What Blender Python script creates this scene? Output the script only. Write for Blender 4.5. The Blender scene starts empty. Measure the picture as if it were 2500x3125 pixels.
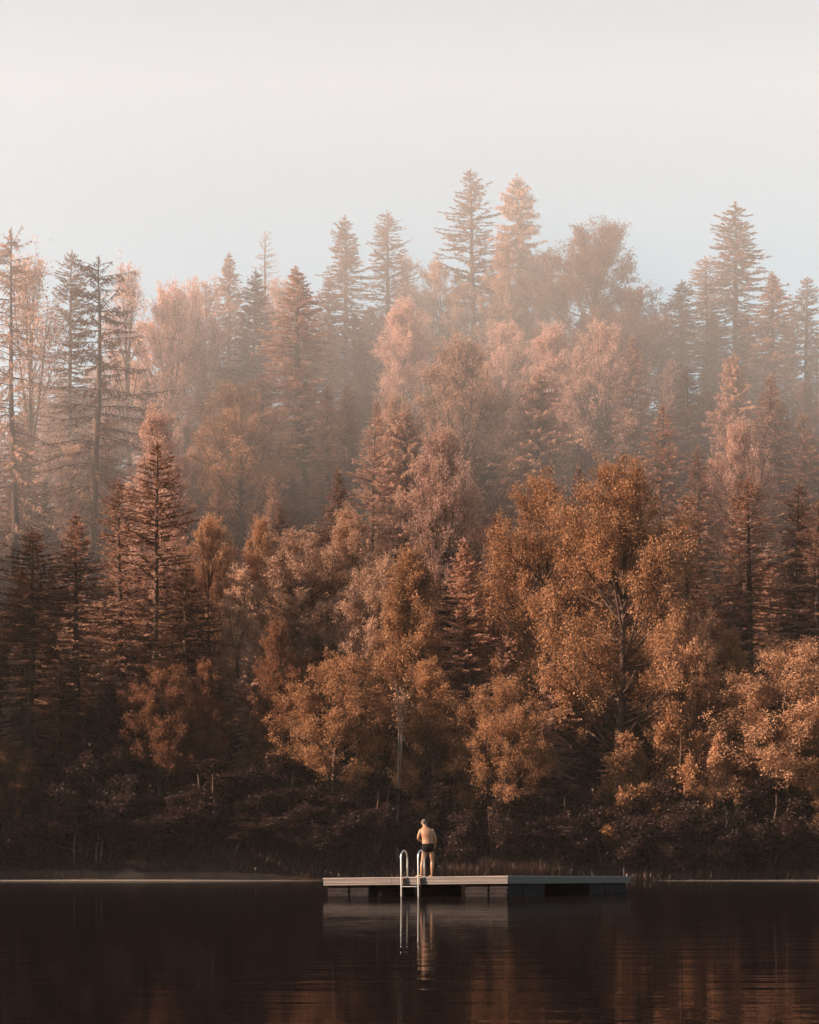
import bpy, bmesh, math, random
import numpy as np
from mathutils import Vector, Matrix

R = math.radians
rng = np.random.default_rng(7)
random.seed(7)
scene = bpy.context.scene
C = bpy.context.scene.collection

# ------------------------------------------------------------------ camera
CAM_H = 0.73
cam_d = bpy.data.cameras.new('camera')
cam = bpy.data.objects.new('camera', cam_d); C.objects.link(cam)
cam.location = (0, 0, CAM_H); cam.rotation_euler = (R(90), 0, 0)
cam_d.sensor_fit = 'HORIZONTAL'; cam_d.sensor_width = 36; cam_d.lens = 86.4
cam_d.shift_y = 1099.5 / 2500
cam_d.clip_start = 0.5; cam_d.clip_end = 6000
scene.camera = cam

# ------------------------------------------------------------------ sky, sun, exposure
SUN_EL, SUN_AZ = R(25), R(10)          # azimuth: degrees towards the camera from due left
S = Vector((-math.cos(SUN_EL) * math.cos(SUN_AZ), -math.cos(SUN_EL) * math.sin(SUN_AZ), math.sin(SUN_EL)))
world = bpy.data.worlds.new('World'); scene.world = world; world.use_nodes = True
nt = world.node_tree; nt.nodes.clear()
sky = nt.nodes.new('ShaderNodeTexSky'); sky.sky_type = 'NISHITA'; sky.sun_disc = False
sky.sun_elevation = SUN_EL; sky.sun_rotation = math.atan2(S.x, S.y)
sky.altitude = 300; sky.air_density = 1.0; sky.dust_density = 0.8; sky.ozone_density = 0.25
hs = nt.nodes.new('ShaderNodeHueSaturation'); hs.inputs['Saturation'].default_value = 0.9; hs.inputs['Hue'].default_value = 0.468
bg = nt.nodes.new('ShaderNodeBackground'); bg.inputs['Strength'].default_value = 0.062
wo = nt.nodes.new('ShaderNodeOutputWorld')
nt.links.new(sky.outputs[0], hs.inputs['Color']); nt.links.new(hs.outputs[0], bg.inputs['Color'])
nt.links.new(bg.outputs[0], wo.inputs['Surface'])
sun_d = bpy.data.lights.new('sun', 'SUN'); sun_d.energy = 5.0; sun_d.angle = R(0.5); sun_d.color = (1.0, 0.77, 0.60)
sun = bpy.data.objects.new('sun', sun_d); C.objects.link(sun)
sun.location = (-100, 0, 80); sun.rotation_euler = (-S).to_track_quat('-Z', 'Y').to_euler()
vs = scene.view_settings
scene.display_settings.display_device = 'sRGB'
vs.view_transform = 'Standard'; vs.look = 'None'; vs.gamma = 1; vs.use_curve_mapping = False
vs.exposure = 1.67
cy = scene.cycles
cy.use_denoising = True; cy.denoiser = 'OPENIMAGEDENOISE'; cy.denoising_prefilter = 'ACCURATE'
cy.max_bounces = 7; cy.diffuse_bounces = 3; cy.glossy_bounces = 3; cy.transmission_bounces = 3
cy.volume_bounces = 2; cy.transparent_max_bounces = 8
cy.caustics_reflective = False; cy.caustics_refractive = False
cy.sample_clamp_indirect = 4.0

HAZE = 0.00006
MIST = 0.0043

# ------------------------------------------------------------------ helpers
def lk(o, parent=None):
    C.objects.link(o)
    if parent is not None: o.parent = parent
    return o

def tag(o, label=None, cat=None, group=None, kind=None):
    if label: o['label'] = label
    if cat: o['category'] = cat
    if group: o['group'] = group
    if kind: o['kind'] = kind
    return o

def empty(name, loc=(0, 0, 0)):
    o = bpy.data.objects.new(name, None); o.empty_display_size = 0.3
    o.location = loc; C.objects.link(o); return o

def bmobj(name, bm, mat, parent=None, smooth=False):
    me = bpy.data.meshes.new(name); bm.to_mesh(me); bm.free()
    if mat: me.materials.append(mat)
    if smooth: me.polygons.foreach_set('use_smooth', [True] * len(me.polygons))
    return lk(bpy.data.objects.new(name, me), parent)

def box(bm, x0, x1, y0, y1, z0, z1, bev=0.0):
    b2 = bmesh.new()
    bmesh.ops.create_cube(b2, size=1)
    for v in b2.verts:
        v.co = Vector(((x0 + x1) / 2 + v.co.x * (x1 - x0), (y0 + y1) / 2 + v.co.y * (y1 - y0), (z0 + z1) / 2 + v.co.z * (z1 - z0)))
    if bev: bmesh.ops.bevel(b2, geom=b2.edges[:], offset=bev, segments=1, affect='EDGES')
    me = bpy.data.meshes.new('t'); b2.to_mesh(me); b2.free(); bm.from_mesh(me); bpy.data.meshes.remove(me)

def tube(bm, pts, radii, seg=10, squash=None, cap=True):
    """round tube through pts; squash = (axis vector, factor) flattens the section along that axis"""
    pts = [Vector(p) for p in pts]
    if not hasattr(radii, '__len__'): radii = [radii] * len(pts)
    rings = []; up = None
    for i, p in enumerate(pts):
        d = (pts[min(i + 1, len(pts) - 1)] - pts[max(i - 1, 0)]).normalized()
        if up is None:
            up = d.orthogonal().normalized()
        up = (up - d * up.dot(d)).normalized(); s = d.cross(up)
        ring = []
        for k in range(seg):
            a = 2 * math.pi * k / seg
            o = (up * math.cos(a) + s * math.sin(a)) * radii[i]
            if squash: o = o - squash[0] * o.dot(squash[0]) * (1 - squash[1])
            ring.append(bm.verts.new(p + o))
        rings.append(ring)
    for a, b in zip(rings, rings[1:]):
        for k in range(seg):
            bm.faces.new((a[k], a[(k + 1) % seg], b[(k + 1) % seg], b[k]))
    if cap:
        bm.faces.new(rings[0][::-1]); bm.faces.new(rings[-1])

def ellipsoid(bm, c, r, rot=None, sub=3):
    m = Matrix.Translation(Vector(c))
    if rot: m = m @ rot
    m = m @ Matrix.Diagonal((*r, 1))
    bmesh.ops.create_icosphere(bm, subdivisions=sub, radius=1, matrix=m)

# fast quad mesh from arrays ------------------------------------------------
class Geo:
    def __init__(s): s.v = []; s.q = []; s.a = []; s.n = 0
    def add(s, verts, quads, shade):
        s.v.append(verts.reshape(-1, 3)); s.q.append(quads.reshape(-1, 4) + s.n)
        s.a.append(np.broadcast_to(shade, (len(s.v[-1]),)).astype(np.float32)); s.n += len(s.v[-1])
    def blades(s, base, d, w, length, width, shade, mid=0.45):
        """pointed blades: base point, unit direction d, unit width direction w"""
        n = len(base); L = length[:, None]; W = width[:, None]
        v = np.empty((n, 4, 3)); v[:, 0] = base; v[:, 2] = base + d * L
        v[:, 1] = base + d * L * mid + w * W * 0.5; v[:, 3] = base + d * L * mid - w * W * 0.5
        s.add(v, np.arange(4 * n).reshape(n, 4), np.repeat(shade, 4))
    def tubes(s, pts, rad, seg=4, shade=0.5):
        """pts (n,k,3), rad (n,k)"""
        n, k, _ = pts.shape
        d = np.gradient(pts, axis=1); d /= np.linalg.norm(d, axis=2, keepdims=True) + 1e-9
        ref = np.where(np.abs(d[:, :, 2:3]) > 0.9, np.array([1.0, 0, 0]), np.array([0, 0, 1.0]))
        u = np.cross(d, ref); u /= np.linalg.norm(u, axis=2, keepdims=True) + 1e-9
        w = np.cross(d, u)
        a = 2 * np.pi * np.arange(seg) / seg
        v = pts[:, :, None, :] + rad[:, :, None, None] * (u[:, :, None, :] * np.cos(a)[None, None, :, None] + w[:, :, None, :] * np.sin(a)[None, None, :, None])
        idx = np.arange(n * k * seg).reshape(n, k, seg)
        A = idx[:, :-1, :]; B = idx[:, 1:, :]
        q = np.stack([A, np.roll(A, -1, 2), np.roll(B, -1, 2), B], -1)
        s.add(v, q, shade)
    def mesh(s, name, mat, smooth=False):
        v = np.concatenate(s.v).astype(np.float32); q = np.concatenate(s.q).astype(np.int32); a = np.concatenate(s.a)
        me = bpy.data.meshes.new(name)
        me.vertices.add(len(v)); me.vertices.foreach_set('co', v.ravel())
        me.loops.add(len(q) * 4); me.loops.foreach_set('vertex_index', q.ravel())
        me.polygons.add(len(q)); me.polygons.foreach_set('loop_start', np.arange(0, 4 * len(q), 4, dtype=np.int32))
        at = me.attributes.new('leaf_shade', 'FLOAT', 'POINT'); at.data.foreach_set('value', a)
        if smooth: me.polygons.foreach_set('use_smooth', np.ones(len(q), dtype=bool))
        me.materials.append(mat); me.update(calc_edges=True)
        return me

def nrm(v): return v / (np.linalg.norm(v, axis=-1, keepdims=True) + 1e-9)

# ------------------------------------------------------------------ materials
def mat_new(name):
    m = bpy.data.materials.new(name); m.use_nodes = True; n = m.node_tree; n.nodes.clear()
    o = n.nodes.new('ShaderNodeOutputMaterial'); return m, n, o

def mat_pbr(name, col, rough=0.6, metal=0.0, var=0.25, scale=6.0, bump=0.0, stretch=(1, 1, 1), spec=0.5, col2=None):
    m, n, o = mat_new(name)
    p = n.nodes.new('ShaderNodeBsdfPrincipled'); p.inputs['Roughness'].default_value = rough; p.inputs['Metallic'].default_value = metal
    p.inputs['Specular IOR Level'].default_value = spec
    tc = n.nodes.new('ShaderNodeTexCoord'); mp = n.nodes.new('ShaderNodeMapping'); mp.inputs['Scale'].default_value = stretch
    nz = n.nodes.new('ShaderNodeTexNoise'); nz.inputs['Scale'].default_value = scale; nz.inputs['Detail'].default_value = 5
    n.links.new(tc.outputs['Object'], mp.inputs[0]); n.links.new(mp.outputs[0], nz.inputs['Vector'])
    rp = n.nodes.new('ShaderNodeValToRGB')
    c2 = col2 or tuple(c * (1 + var) for c in col)
    rp.color_ramp.elements[0].position = 0.3; rp.color_ramp.elements[1].position = 0.7
    rp.color_ramp.elements[0].color = (*[c * (1 - var) for c in col], 1); rp.color_ramp.elements[1].color = (*c2, 1)
    n.links.new(nz.outputs['Fac'], rp.inputs[0]); n.links.new(rp.outputs[0], p.inputs['Base Color'])
    if bump:
        b = n.nodes.new('ShaderNodeBump'); b.inputs['Strength'].default_value = bump; b.inputs['Distance'].default_value = 0.02
        n.links.new(nz.outputs['Fac'], b.inputs['Height']); n.links.new(b.outputs[0], p.inputs['Normal'])
    n.links.new(p.outputs[0], o.inputs[0]); return m

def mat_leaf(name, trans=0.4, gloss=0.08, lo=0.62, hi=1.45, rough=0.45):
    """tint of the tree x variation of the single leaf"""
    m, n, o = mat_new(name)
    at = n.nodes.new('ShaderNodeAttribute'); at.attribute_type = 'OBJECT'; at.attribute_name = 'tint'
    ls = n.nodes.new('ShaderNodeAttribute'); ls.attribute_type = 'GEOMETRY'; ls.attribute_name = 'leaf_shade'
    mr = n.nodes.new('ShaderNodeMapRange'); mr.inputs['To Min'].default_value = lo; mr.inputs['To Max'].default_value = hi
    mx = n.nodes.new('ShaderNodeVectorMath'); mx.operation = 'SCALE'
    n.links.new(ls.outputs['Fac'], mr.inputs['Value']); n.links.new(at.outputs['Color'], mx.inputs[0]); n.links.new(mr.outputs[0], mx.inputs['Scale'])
    df = n.nodes.new('ShaderNodeBsdfDiffuse'); tr = n.nodes.new('ShaderNodeBsdfTranslucent'); gl = n.nodes.new('ShaderNodeBsdfGlossy')
    gl.inputs['Roughness'].default_value = rough; gl.inputs['Color'].default_value = (0.8, 0.7, 0.6, 1)
    n.links.new(mx.outputs[0], df.inputs[0]); n.links.new(mx.outputs[0], tr.inputs[0])
    m1 = n.nodes.new('ShaderNodeMixShader'); m1.inputs[0].default_value = trans
    m2 = n.nodes.new('ShaderNodeMixShader'); m2.inputs[0].default_value = gloss
    n.links.new(df.outputs[0], m1.inputs[1]); n.links.new(tr.outputs[0], m1.inputs[2])
    n.links.new(m1.outputs[0], m2.inputs[1]); n.links.new(gl.outputs[0], m2.inputs[2])
    n.links.new(m2.outputs[0], o.inputs[0]); return m

def mat_volume(name, dens, col=(1, 1, 1), aniso=0.0):
    m, n, o = mat_new(name)
    p = n.nodes.new('ShaderNodeVolumePrincipled'); p.inputs['Density'].default_value = dens
    p.inputs['Color'].default_value = (*col, 1); p.inputs['Anisotropy'].default_value = aniso
    n.links.new(p.outputs[0], o.inputs['Volume']); return m

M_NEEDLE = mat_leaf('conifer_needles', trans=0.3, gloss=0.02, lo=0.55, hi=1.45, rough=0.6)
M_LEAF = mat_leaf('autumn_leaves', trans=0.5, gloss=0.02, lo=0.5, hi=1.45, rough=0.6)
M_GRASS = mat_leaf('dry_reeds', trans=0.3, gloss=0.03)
M_BARK = mat_pbr('conifer_bark', (0.075, 0.043, 0.030), 0.9, var=0.45, scale=9, bump=0.5, stretch=(1, 1, 0.15), spec=0.2)
M_BARK2 = mat_pbr('pale_bark', (0.30, 0.20, 0.15), 0.85, var=0.45, scale=7, bump=0.3, stretch=(1, 1, 0.3), spec=0.2)
M_BARK3 = mat_pbr('dull_birch_bark', (0.17, 0.11, 0.08), 0.85, var=0.45, scale=7, bump=0.3, stretch=(1, 1, 0.3), spec=0.2)
M_SOIL = mat_pbr('forest_floor', (0.032, 0.017, 0.011), 0.95, var=0.5, scale=0.6, bump=0.6, spec=0.1)  # darkened: some of the shade under the trees is in this colour
M_DECK = mat_pbr('weathered_deck_boards', (0.26, 0.20, 0.17), 0.7, var=0.25, scale=14, bump=0.25, stretch=(0.06, 1, 1), spec=0.3)
M_FASCIA = mat_pbr('grey_edge_boards', (0.125, 0.098, 0.083), 0.62, var=0.22, scale=18, bump=0.3, stretch=(0.04, 1, 1.4), spec=0.3)
M_FLOAT = mat_pbr('dark_plastic_float', (0.018, 0.013, 0.012), 0.9, var=0.4, scale=5, bump=0.2, spec=0.12)
M_STEEL = mat_pbr('brushed_steel', (0.62, 0.56, 0.51), 0.3, metal=1.0, var=0.08, scale=30, spec=0.5)
M_RUST = mat_pbr('rusty_bracket', (0.20, 0.11, 0.075), 0.7, metal=0.4, var=0.4, scale=20)
M_SKIN = mat_pbr('suntanned_skin', (0.26, 0.13, 0.07), 0.5, var=0.14, scale=12, spec=0.35)
M_HAIR = mat_pbr('short_grey_hair', (0.085, 0.058, 0.046), 0.9, var=0.4, scale=60, bump=0.4)
M_SHORTS = mat_pbr('black_swim_trunks', (0.008, 0.006, 0.006), 0.9, var=0.3, scale=30, bump=0.2, spec=0.08)
M_HAZE = mat_volume('thin_air_haze', HAZE, (1.0, 0.84, 0.74), 0.1)
M_MIST = mat_volume('hillside_mist', MIST, (0.95, 0.905, 0.87), 0.0)
M_LAKEMIST = mat_volume('lake_surface_mist', 0.016, (1.0, 0.82, 0.68), 0.0)
M_LAKEMIST2 = mat_volume('rising_lake_mist', 0.004, (1.0, 0.82, 0.68), 0.0)

# water: still, dark, faint ripples drawn out sideways
def mat_water():
    m, n, o = mat_new('dark_still_water')
    p = n.nodes.new('ShaderNodeBsdfPrincipled')
    p.inputs['Base Color'].default_value = (0.010, 0.006, 0.006, 1); p.inputs['Roughness'].default_value = 0.015
    p.inputs['IOR'].default_value = 1.33
    tc = n.nodes.new('ShaderNodeTexCoord')
    def noise(scale, st, det, rough=0.5):
        mp = n.nodes.new('ShaderNodeMapping'); mp.inputs['Scale'].default_value = st
        z = n.nodes.new('ShaderNodeTexNoise'); z.inputs['Scale'].default_value = scale; z.inputs['Detail'].default_value = det; z.inputs['Roughness'].default_value = rough
        n.links.new(tc.outputs['Object'], mp.inputs[0]); n.links.new(mp.outputs[0], z.inputs['Vector']); return z
    a = noise(1.3, (0.35, 1, 1), 3); e = noise(3.2, (0.10, 1, 1), 2); b = noise(6.0, (0.4, 1, 1), 2); c = noise(0.07, (0.5, 1, 1), 2)
    cr = n.nodes.new('ShaderNodeMapRange'); cr.inputs['From Min'].default_value = 0.42; cr.inputs['From Max'].default_value = 0.62
    cr.inputs['To Min'].default_value = 0.35; cr.inputs['To Max'].default_value = 1.0
    n.links.new(c.outputs['Fac'], cr.inputs['Value'])
    mul = n.nodes.new('ShaderNodeMath'); mul.operation = 'MULTIPLY_ADD'; mul.inputs[1].default_value = 0.16
    n.links.new(b.outputs['Fac'], mul.inputs[0]); n.links.new(a.outputs['Fac'], mul.inputs[2])
    me = n.nodes.new('ShaderNodeMath'); me.operation = 'MULTIPLY_ADD'; me.inputs[1].default_value = 0.35
    n.links.new(e.outputs['Fac'], me.inputs[0]); n.links.new(mul.outputs[0], me.inputs[2])
    m2 = n.nodes.new('ShaderNodeMath'); m2.operation = 'MULTIPLY'
    n.links.new(me.outputs[0], m2.inputs[0]); n.links.new(cr.outputs[0], m2.inputs[1])
    bp = n.nodes.new('ShaderNodeBump'); bp.inputs['Strength'].default_value = 1.0; bp.inputs['Distance'].default_value = 0.008
    n.links.new(m2.outputs[0], bp.inputs['Height']); n.links.new(bp.outputs[0], p.inputs['Normal'])
    dk = n.nodes.new('ShaderNodeBsdfDiffuse'); dk.inputs[0].default_value = (0.004, 0.003, 0.003, 1)
    mxs = n.nodes.new('ShaderNodeMixShader'); mxs.inputs[0].default_value = 0.42
    n.links.new(dk.outputs[0], mxs.inputs[1]); n.links.new(p.outputs[0], mxs.inputs[2])
    n.links.new(mxs.outputs[0], o.inputs[0]); return m
M_WATER = mat_water()

# ------------------------------------------------------------------ terrain
F, CX, YH = 4140.0, 862.5, 1837.0     # picture measures used to read distances off the photograph

def vnoise(x, y, s, seed):
    r = np.random.default_rng(seed); g = r.random((64, 64))
    xf = (x / s) % 64; yf = (y / s) % 64
    x0 = np.floor(xf).astype(int); y0 = np.floor(yf).astype(int); tx = xf - x0; ty = yf - y0
    tx = tx * tx * (3 - 2 * tx); ty = ty * ty * (3 - 2 * ty)
    x0 %= 64; y0 %= 64; x1 = (x0 + 1) % 64; y1 = (y0 + 1) % 64
    return (g[x0, y0] * (1 - tx) + g[x1, y0] * tx) * (1 - ty) + (g[x0, y1] * (1 - tx) + g[x1, y1] * tx) * ty - 0.5

def ground(x, y):
    x = np.asarray(x, float); y = np.asarray(y, float)
    ridge = np.interp(x, [-300, -120, -62, -40, -15, 15, 45, 70, 300], [40, 48, 50, 57, 66, 70, 68, 62, 46])
    shore = 181 + 2.2 * np.sin(x / 17.0) + 1.2 * np.sin(x / 6.3 + 1)
    t = np.clip((y - shore) / 106, 0, 1)
    up = t ** 1.05
    g = np.where(y > shore, 0.25 + ridge * up, np.maximum((y - shore) * 0.25 + 0.25, -3))
    g = np.where(y > 292, g - (y - 292) * 0.35, g)
    g = np.maximum(g, np.where(y > 292, -3.0, -3.0))
    # unseen wooded spur left of the picture, shaped to shade the foot of the slope
    spur = 39 * np.exp(-(np.abs(x + 76) / 17) ** 3 - (np.abs(y - 214) / 43) ** 6)
    spur = spur * (1 + 0.16 * vnoise(x, y, 5, 3) + 0.22 * vnoise(x, y, 11, 5))
    g = np.where(spur > 1.0, np.maximum(g, spur), g)
    g = g + np.where(y > shore + 2, 1.6 * vnoise(x, y, 9, 11), 0)
    return g

def build_terrain():
    xs = np.concatenate([[-1500, -900, -500, -300, -220], np.arange(-170, 171, 2.5), [220, 300, 500, 900, 1500]])
    ys = np.concatenate([[-900, -300, -100, 0, 100, 150], np.arange(160, 321, 2.5), [350, 400, 600, 1000, 2500]])
    X, Y = np.meshgrid(xs, ys, indexing='ij'); Z = ground(X, Y)
    v = np.stack([X, Y, Z], -1); idx = np.arange(v.shape[0] * v.shape[1]).reshape(X.shape)
    q = np.stack([idx[:-1, :-1], idx[1:, :-1], idx[1:, 1:], idx[:-1, 1:]], -1)
    g = Geo(); g.add(v, q, 0.5); me = g.mesh('hillside', M_SOIL, True)
    o = lk(bpy.data.objects.new('hillside', me)); tag(o, 'steep forest floor rising behind the lake shore', kind='structure')
build_terrain()

bm = bmesh.new()
v = [bm.verts.new(p) for p in ((-1500, -900, 0), (1500, -900, 0), (1500, 186, 0), (-1500, 186, 0))]; bm.faces.new(v)
tag(bmobj('lake_water', bm, M_WATER), 'dark still lake water with faint ripples', kind='structure')

# ------------------------------------------------------------------ tree builders
def conifer_geo(seed, H=30.0, Rm=4.2, base=0.12, p=0.85, up=0.25, droop=0.45, hang=0.15, dens=1.0, gap=0.0, whorl=0.42, nb=6, tw=0.5, tww=0.10, lean=0.0, sides=7):
    r = np.random.default_rng(seed)
    g = Geo(); b = Geo()
    k = 14; t = np.linspace(0, 1, k)
    wob = np.cumsum(r.normal(0, 0.05, (k, 2)), 0)
    def axis(z):
        tt = z / H
        return np.stack([np.interp(tt, t, wob[:, 0]) + lean * tt * tt * H, np.interp(tt, t, wob[:, 1])], -1)
    ax = axis(t * H)
    tp = np.concatenate([ax, (t * H)[:, None]], 1)[None]
    b.tubes(tp, (0.012 * H * (1 - t) ** 0.85 + 0.02)[None], sides, 0.5)
    zs = []
    z = base * H
    while z < H * 0.978:
        zs.append(z); z += whorl * (0.45 + 0.75 * (1 - z / H)) * r.uniform(0.75, 1.25)
    zs = np.array(zs)
    cnt = r.integers(nb - 1, nb + 2, len(zs))
    z0 = np.repeat(zs, cnt) + r.normal(0, 0.14, cnt.sum())
    n = len(z0)
    f = np.clip((H - z0) / (H * (1 - base)), 0.0, 1)
    prof = (1 - np.exp(-(f ** (p + 0.15)) * 3.0)) / 0.93 * (1 - 0.3 * np.clip((f - 0.7) / 0.3, 0, 1) ** 1.5)
    L = Rm * prof * r.uniform(0.5, 1.15, n) + 0.12
    sector = 1 + 0.25 * np.sin(z0 * 0.9 + r.uniform(0, 6))
    keep = r.random(n) > gap
    az = r.uniform(0, 2 * np.pi, n)
    L = L * (0.85 + 0.15 * np.sin(az * 2 + z0 * 0.5)) * np.where(r.random(n) < 0.10, 1.35, 1) * (0.9 + 0.1 * sector)
    z0, L, az, f = z0[keep], L[keep], az[keep], f[keep]; n = len(z0)
    out = np.stack([np.cos(az), np.sin(az), np.zeros(n)], -1); sid = np.stack([-np.sin(az), np.cos(az), np.zeros(n)], -1)
    a0 = axis(z0)
    upv = up * (1.6 - 1.5 * f) * r.uniform(0.6, 1.4, n); dr = droop * (0.3 + 0.9 * f) * r.uniform(0.7, 1.3, n); bend = r.normal(0, 0.1, n)
    def bp(i, s):
        Li = L[i]; rr = Li * s * (1 - 0.12 * s)
        zz = z0[i] + Li * (upv[i] * s - dr[i] * s ** 1.6 + 0.35 * dr[i] * s ** 4)
        return np.concatenate([a0[i], np.zeros((len(i), 1))], 1) + out[i] * rr[:, None] + sid[i] * (bend[i] * Li * s * s)[:, None] + np.stack([0 * zz, 0 * zz, zz], -1)
    ii = np.arange(n); kk = 5
    pts = np.stack([bp(ii, np.full(n, s)) for s in np.linspace(0, 1, kk)], 1)
    rad = (0.012 + 0.010 * L)[:, None] * np.linspace(1, 0.25, kk)[None]
    b.tubes(pts, rad, 3, 0.5)
    m = np.maximum((L * 19 * dens + 6).astype(int), 3)
    i = np.repeat(ii, m); N = len(i)
    s = r.random(N) ** 0.75 * 0.93 + 0.07
    P = bp(i, s); P2 = bp(i, np.minimum(s + 0.05, 1.05)); tan = nrm(P2 - P)
    side = np.where(r.random(N) < 0.5, -1.0, 1.0)[:, None]
    down = np.array([0, 0, -1.0])
    d = nrm(tan * r.uniform(0.35, 0.9, N)[:, None] + sid[i] * side * r.uniform(0.1, 0.9, N)[:, None] + down * (hang * r.uniform(0.2, 1.8, N))[:, None] + r.normal(0, 0.16, (N, 3)))
    ln = tw * r.uniform(0.4, 1.35, N) * (0.35 + 0.65 * np.minimum(1, L[i] / 2.2)) * (1.08 - 0.45 * s)
    w = nrm(np.cross(d, nrm(np.array([0, 0, 1.0]) + r.normal(0, 0.55, (N, 3)))))
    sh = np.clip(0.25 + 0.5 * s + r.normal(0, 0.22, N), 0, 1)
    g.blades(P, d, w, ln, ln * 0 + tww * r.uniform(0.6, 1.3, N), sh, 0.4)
    # leader tuft
    q = 26; zt = H - r.random(q) * 1.1; az2 = r.uniform(0, 6.28, q)
    d2 = nrm(np.stack([np.cos(az2), np.sin(az2), r.uniform(0.7, 2.2, q)], -1))
    P3 = np.concatenate([axis(zt), zt[:, None]], 1)
    g.blades(P3, d2, nrm(np.cross(d2, r.normal(0, 1, (q, 3)))), 0.18 + 0.3 * (H - zt), np.full(q, 0.07), r.random(q))
    return g, b

def broad_geo(seed, H=24.0, W=13.0, base=0.22, nl=26, leaves=36, leaf=0.2, upness=0.9, shape='oval', n2=9, n3=6, spread=0.34, bole=0.016, stems=1):
    r = np.random.default_rng(seed)
    g = Geo(); b = Geo()
    def env(zf):      # half width at height fraction within the crown
        zf = np.clip(zf, 0, 1)
        low = np.sqrt(np.clip(zf / 0.28, 0.12, 1))
        if shape == 'oval': return low * (0.06 + 0.94 * np.clip(1 - np.clip((zf - 0.2) / 0.8, 0, 1) ** 1.5, 0, 1) ** 0.85)
        if shape == 'cone': return 0.95 * (1 - zf) ** 0.7 + 0.10
        return low * (0.08 + 0.92 * np.clip(1 - np.clip((zf - 0.25) / 0.75, 0, 1) ** 2.8, 0, 1) ** 0.65)     # dome
    k = 9; t = np.linspace(0, 1, k)
    starts = []
    for sN in range(stems):
        wob = np.cumsum(r.normal(0, 0.012 * H / 9 * 3, (k, 2)), 0); wob[0] = 0
        if stems > 1:
            a = sN * 6.28 / stems + r.uniform(-.5, .5); wob = wob + np.outer(t ** 0.8, [math.cos(a), math.sin(a)]) * W * 0.16
        tr = np.concatenate([wob, (t * H * 0.86)[:, None]], 1)
        b.tubes(tr[None], (bole * H / stems ** 0.5 * (1 - t) ** 0.8 + 0.03)[None], 8, 0.5)
        starts.append(tr)
    crown0 = base * H
    # level 1 limbs
    tf = np.sort(base * 0.9 + (0.97 - base * 0.9) * r.random(nl) ** 0.9); tf[-3:] = [0.93, 0.96, 0.98]
    who = r.integers(0, stems, nl)
    s0 = np.array([[np.interp(f * 0.86, t, starts[w][:, j] if j < 2 else starts[w][:, 2] / (H * 0.86) * H * 0.86) for j in range(3)] for f, w in zip(tf, who)])
    s0[:, 2] = tf * 0.86 * H
    az = np.arange(nl) * 2.4 + r.normal(0, 0.35, nl)
    zend = np.clip(s0[:, 2] + H * r.uniform(0.06, 0.26, nl) * upness, 0, H * 0.985)
    zend[-3:] = H * np.array([0.94, 0.97, 0.985])
    zf = (zend - crown0) / (H - crown0)
    rad = W / 2 * env(zf) * r.uniform(0.72, 1.12, nl)
    e1 = np.stack([np.cos(az) * rad, np.sin(az) * rad, zend], -1)
    def curve(a, c, s, sag=0.22):
        # quadratic curve leaving outwards then turning up
        mid = (a + c) / 2; mid = mid + np.stack([(c - a)[:, 0] * 0.12, (c - a)[:, 1] * 0.12, -np.linalg.norm(c - a, axis=1) * sag * 0.5], -1)
        s = s[:, None]; return (1 - s) ** 2 * a + 2 * s * (1 - s) * mid + s * s * c
    L1 = np.linalg.norm(e1 - s0, axis=1)
    pts = np.stack([curve(s0, e1, np.full(nl, s)) for s in np.linspace(0, 1, 7)], 1)
    b.tubes(pts, (0.008 + 0.0125 * L1)[:, None] * np.linspace(1, 0.2, 7)[None], 5, 0.5)
    # level 2
    i = np.repeat(np.arange(nl), n2); N = len(i)
    s = r.uniform(0.28, 1.0, N); a2 = curve(s0[i], e1[i], s); tan = nrm(e1[i] - s0[i])
    L2 = (0.20 * L1[i] + 0.05 * W) * r.uniform(0.6, 1.25, N) * (1.1 - 0.35 * s)
    d2 = nrm(tan * 0.8 + r.normal(0, 0.55, (N, 3)) + np.array([0, 0, 0.35 * upness])); e2 = a2 + d2 * L2[:, None]
    pts = np.stack([curve(a2, e2, np.full(N, q), 0.1) for q in (0, .35, .7, 1)], 1)
    b.tubes(pts, (0.008 + 0.009 * L2)[:, None] * np.linspace(1, 0.3, 4)[None], 3, 0.5)
    # level 3
    j = np.repeat(np.arange(N), n3); N3 = len(j)
    s3 = r.uniform(0.25, 1.0, N3); a3 = curve(a2[j], e2[j], s3, 0.1)
    L3 = (0.42 * L2[j] + 0.15) * r.uniform(0.6, 1.3, N3)
    d3 = nrm(nrm(e2[j] - a2[j]) * 0.7 + r.normal(0, 0.6, (N3, 3)) + np.array([0, 0, 0.45 * upness])); e3 = a3 + d3 * L3[:, None]
    b.tubes(np.stack([a3, (a3 + e3) / 2, e3], 1), np.full((N3, 3), 0.012) * np.array([1, .8, .5]), 3, 0.5)
    # leaves
    if leaves > 0:
        m = np.maximum(1, (leaves * (L3 / L3.mean()) ** 0.7 * r.uniform(0.5, 1.5, N3)).astype(int))
        l = np.repeat(np.arange(N3), m); NL = len(l)
        sl = r.uniform(0.05, 1.08, NL)
        P = a3[l] + (e3 - a3)[l] * sl[:, None] + r.normal(0, spread, (NL, 3)) * (1.15 - 0.6 * sl)[:, None] * np.array([1, 1, .8])
        d = nrm(r.normal(0, 1, (NL, 3)) + d3[l] * 0.7)
        w = nrm(np.cross(d, nrm(r.normal(0, 0.7, (NL, 3)) + np.array([0, 0, 1.0]))))
        ln = leaf * r.uniform(0.6, 1.35, NL)
        clump = np.repeat(r.random(N3), m); sh = np.clip(0.5 * clump + 0.5 * r.random(NL), 0, 1)
        g.blades(P, d, w, ln, ln * r.uniform(0.55, 0.85, NL), sh, 0.45)
    return g, b

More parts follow.
